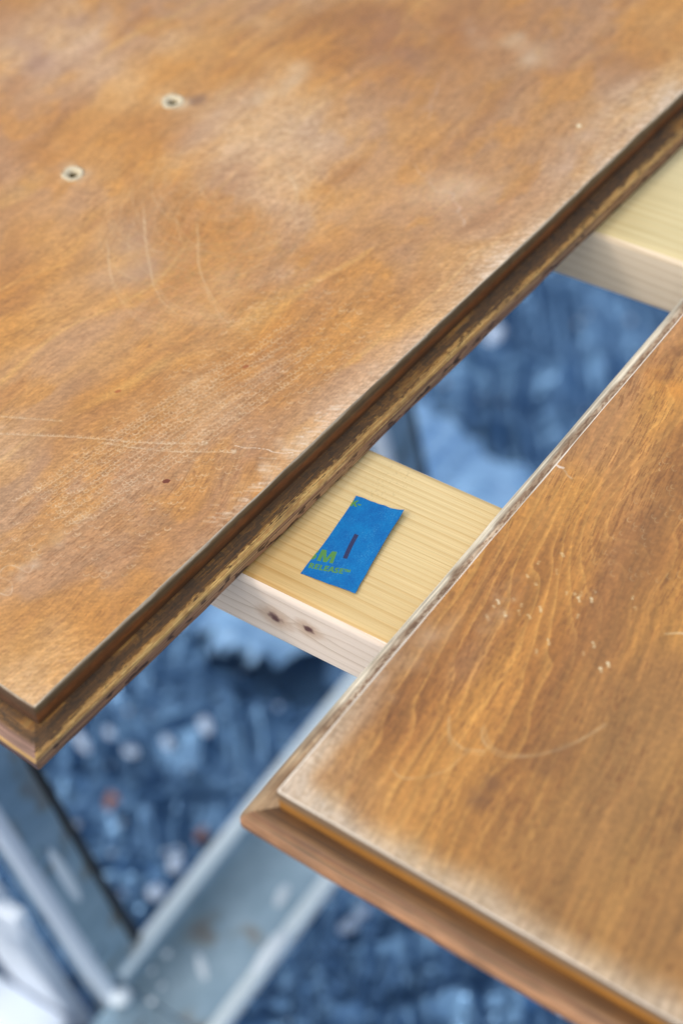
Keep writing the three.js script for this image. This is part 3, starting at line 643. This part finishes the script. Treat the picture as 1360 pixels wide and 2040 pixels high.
// smaller door: clear flame grain, whitened rim
const D2 = { LA: 0.5, LS: 0.24 };
const top2 = painted(1664, 800, (u, v) => {
  const a = u * D2.LA, s = v * D2.LS;
  const ca = Math.cos(0.17), sa = Math.sin(0.17);
  const ga = a * ca - s * sa, gs = a * sa + s * ca;
  const w = fbm(ga * 6, gs * 18, 4, 701) - 0.5, w2 = fbm(ga * 24, gs * 60, 3, 703) - 0.5;
  const kn = Math.hypot((a - 0.287) * 0.7, s - 0.026), kn2 = Math.hypot((a - 0.2) * 0.45, s - 0.05);
  const field = gs + 0.016 * Math.exp(-((kn / 0.011) ** 2)) + 0.02 * Math.exp(-((kn2 / 0.016) ** 2)) + 0.06 * w + 0.007 * w2 + 0.015 * Math.sin(ga * 9);
  const ph = field / 0.0078, fr = ph - Math.floor(ph);
  const ring = Math.pow(fr, 2.2) * smooth(1, 0.9, fr);
  const ph2 = field / 0.0031, fr2 = ph2 - Math.floor(ph2), ring2 = Math.pow(fr2, 3) * smooth(1, 0.85, fr2);
  const streak = fbm(ga * 22, (gs + 0.02 * w) * 420, 3, 711), fine = fbm(ga * 330, gs * 1500, 2, 713), speck = noise(a * 2200, s * 2200, 715), hue = fbm(ga * 8 + 4, gs * 26, 4, 717), big = fbm(ga * 11, gs * 30, 3, 719);
  const calm = smooth(0.05, 0.15, s);
  const iso = fbm(a * 700, s * 700, 2, 737);
  let c = mix([152, 98, 46], [190, 132, 62], smooth(0.3, 0.7, hue));
  const thin = Math.pow(fr, 7) * smooth(1, 0.96, fr) * 1.3 + 0.35 * ring;
  c = mix(c, [218, 162, 84], clamp(thin) * (0.5 - 0.36 * calm) * smooth(0.32, 0.6, fbm(ga * 14, gs * 14, 2, 721)));
  c = mix(c, [138, 86, 42], ring2 * 0.42 * smooth(0.42, 0.7, fbm(ga * 10 + 3, gs * 40, 3, 725)));
  c = mix(c, [134, 88, 50], smooth(0.54, 0.8, big) * 0.6);
  c = mix(c, [162, 118, 88], 0.55 * smooth(0.08, 0.02, s) * smooth(0.3, 0.65, fbm(ga * 12, gs * 40, 3, 723)));
  c = mix(c, [156, 116, 66], smooth(0.06, 0.12, s) * smooth(0.2, 0.1, a) * 0.6);
  const pore = smooth(0.62, 0.78, noise(ga * 260, (gs + 0.012 * w) * 2300, 739)) * smooth(0.35, 0.6, fbm(ga * 30, gs * 120, 2, 741));
  c = mix(c, [116, 70, 34], pore * 0.42);
  const rim = 0.85 * smooth(0.029, 0.0125, a + 0.008 * (fbm(s * 40, a * 40, 3, 731) - 0.5)) + 0.7 * smooth(0.027, 0.0125, s + 0.013 * (fbm(a * 40, s * 50, 3, 733) - 0.5)) * smooth(0.14, 0.03, a) + 0.5 * smooth(0.075, 0.015, Math.hypot(a, s) + 0.02 * (fbm(a * 60, s * 60, 3, 735) - 0.5));
  c = mix(c, [204, 188, 170], clamp(rim) * (0.8 + 0.22 * (iso - 0.5)));
  const k = 1 + 0.22 * (streak - 0.5) + 0.14 * (fbm(ga * 60, (gs + 0.012 * w) * 900, 2, 727) - 0.5) + 0.12 * (fine - 0.5) + 0.16 * (iso - 0.5);
  return c.map((x) => x * k);
}, (ctx, W, H) => {
  const ink = inkFor(ctx, W, H, D2.LA, D2.LS), R = rng(47), pale = [232, 214, 176];
  const nick = (a, s, l, g, al) => ink.line([[a, s], [a + Math.cos(g) * l * 0.5, s + Math.sin(g) * l * 0.5], [a + Math.cos(g) * l, s + Math.sin(g) * l]], 0.0011, [...pale, al], 0.0006, Math.round(a * 9000));
  const nk = [0.1342, 0.0318, 0.1304, 0.0378, 0.1401, 0.0483, 0.1525, 0.0582, 0.1552, 0.0625, 0.1363, 0.0752, 0.1311, 0.0853, 0.1274, 0.0841, 0.1279, 0.0596];
  for (let i = 0; i < nk.length; i += 2) nick(nk[i], nk[i + 1], 0.003, 2.4, 0.75);
  for (let i = 0; i < 22; i++) nick(0.12 + 0.05 * R(), 0.03 + 0.05 * R(), 0.0015 + 0.0015 * R(), 2.2 + 0.6 * R(), 0.4);
  for (let i = 0; i < 170; i++) { const a = 0.17 + 0.08 * R(), s = 0.05 + 0.07 * R(); ink.curls([[a, s], [a + 0.002, s - 0.0008]], 0.0016, 0.001 + 0.0006 * R(), 0.00035, [...pale, 0.3], 3000 + i); }
  for (let k = 0; k < 5; k++) {
    const o = () => 0.0012 * (R() - 0.5), al = 0.2 + 0.12 * R();
    ink.line([[0.0744, 0.0479], [0.067, 0.0536], [0.065, 0.0612], [0.0682, 0.0687]].map(([a, s]) => [a + k * 0.0006 + o(), s + o()]), 0.0006, [222, 198, 160, al * 0.8], 0.0008, 31 + k);
    ink.line([[0.0785, 0.0607], [0.073, 0.0651], [0.0713, 0.073], [0.0751, 0.0818], [0.0886, 0.0934], [0.1036, 0.0998]].map(([a, s]) => [a + k * 0.0006 + o(), s + o()]), 0.0006, [222, 198, 160, al * 0.8], 0.0008, 41 + k);
  }
  ink.line([[0.0453, 0.0412], [0.0432, 0.0485], [0.0533, 0.0599], [0.066, 0.0628]], 0.0008, [220, 192, 150, 0.3], 0.0005, 51);
  ink.line([[0.2085, 0.0125], [0.2078, 0.0169]], 0.0011, [232, 220, 214, 0.9], 0.0006, 61); ink.line([[0.207, 0.0175], [0.205, 0.023]], 0.001, [200, 176, 150, 0.4], 0.001, 62);
  ink.line([[0.1543, 0.0969], [0.1589, 0.1032], [0.162, 0.112]], 0.0008, [230, 212, 180, 0.65], 0.0005, 63);
  ink.cloud(0.134, 0.034, 0.02, 0.006, [196, 166, 140, 0.5], 71); ink.cloud(0.09, 0.02, 0.03, 0.008, [200, 172, 150, 0.5], 72);
  ink.cloud(0.2864, 0.024, 0.012, 0.008, [96, 58, 36, 0.55], 73); ink.cloud(0.275, 0.03, 0.008, 0.012, [214, 140, 56, 0.5], 74); ink.cloud(0.085, 0.088, 0.014, 0.008, [104, 68, 40, 0.6], 75); ink.cloud(0.055, 0.078, 0.008, 0.006, [110, 72, 46, 0.6], 76);
});
const wall2 = painted(2048, 256, (u, v) => {
  const [kind, t] = bandOf(v), x = u * D2.LA, n = fbm(x * 50, t * 4 + kind * 9, 4, 801), g = fbm(x * 40, t * 26, 3, 803);
  let c = kind === 0 ? mix([214, 204, 190], [176, 150, 124], smooth(0.2, 0.7, t)) : mix([122, 98, 76], [158, 106, 42], smooth(0.3, 0.6, t + (n - 0.5) * 0.2));
  if (kind === 1) c = mix(c, [120, 76, 26], smooth(0.75, 1, t));
  c = mix(c, [222, 210, 196], smooth(0.14, 0.02, t) * 0.9);
  return c.map((k) => k * (0.8 + 0.4 * g));
});
const lip2 = painted(2048, 256, (u, v) => {
  const [kind, t] = bandOf(v), x = u * D2.LA, n = fbm(x * 90, t * 6 + kind * 9, 4, 811), g = fbm(x * 24, t * 50, 3, 813), sp = fbm(x * 700, t * 26, 2, 815);
  let c;
  if (kind === 0) {
    c = mix([166, 138, 110], [196, 172, 146], smooth(0.3, 0.7, n));
    c = mix(c, [122, 86, 60], smooth(0.44, 0.66, sp) * 0.65 * smooth(0.5, 0.32, t));
    c = mix(c, [220, 208, 186], smooth(0.36, 0.52, t + (n - 0.5) * 0.2));
    c = mix(c, [178, 140, 104], smooth(0.75, 0.9, t) * 0.6);
    c = mix(c, mix([138, 104, 72], [180, 146, 106], n), smooth(0.075, 0.02, x) * 0.8);
  } else {
    c = mix([104, 66, 24], [146, 106, 70], smooth(0.2, 0.42, t + (g - 0.5) * 0.16));  // inner ledge brown includes the painted shadow beside the wall
    c = mix(c, [138, 94, 62], smooth(0.36, 0.44, t) * smooth(0.52, 0.46, t));
    c = mix(c, [176, 128, 92], smooth(0.5, 0.58, t + (g - 0.5) * 0.1));
    c = mix(c, [140, 92, 66], smooth(0.72, 0.76, t) * smooth(0.86, 0.8, t));
    c = mix(c, [172, 142, 112], smooth(0.86, 0.92, t));
  }
  return c.map((k) => k * (0.5 + 0.5 * g + 0.3 * n));
});
const door2 = door({ name: 'cabinet_door_001', x: 0.0049, z: 0.10279, turn: -0.03406, sgn: 1, LA: D2.LA, LS: D2.LS, lip: 0.01204, topMap: top2, edgeMap: { wall: wall2, lip: lip2 }, holes: [], wob: 0.0005, lipRound: 0.0046, corner: 0.004, roughness: 0.45 });
tag(door2, 'smaller brown wooden cabinet door with clear grain and pale sanded rim', 'cabinet door');

renderer.render(scene, camera);
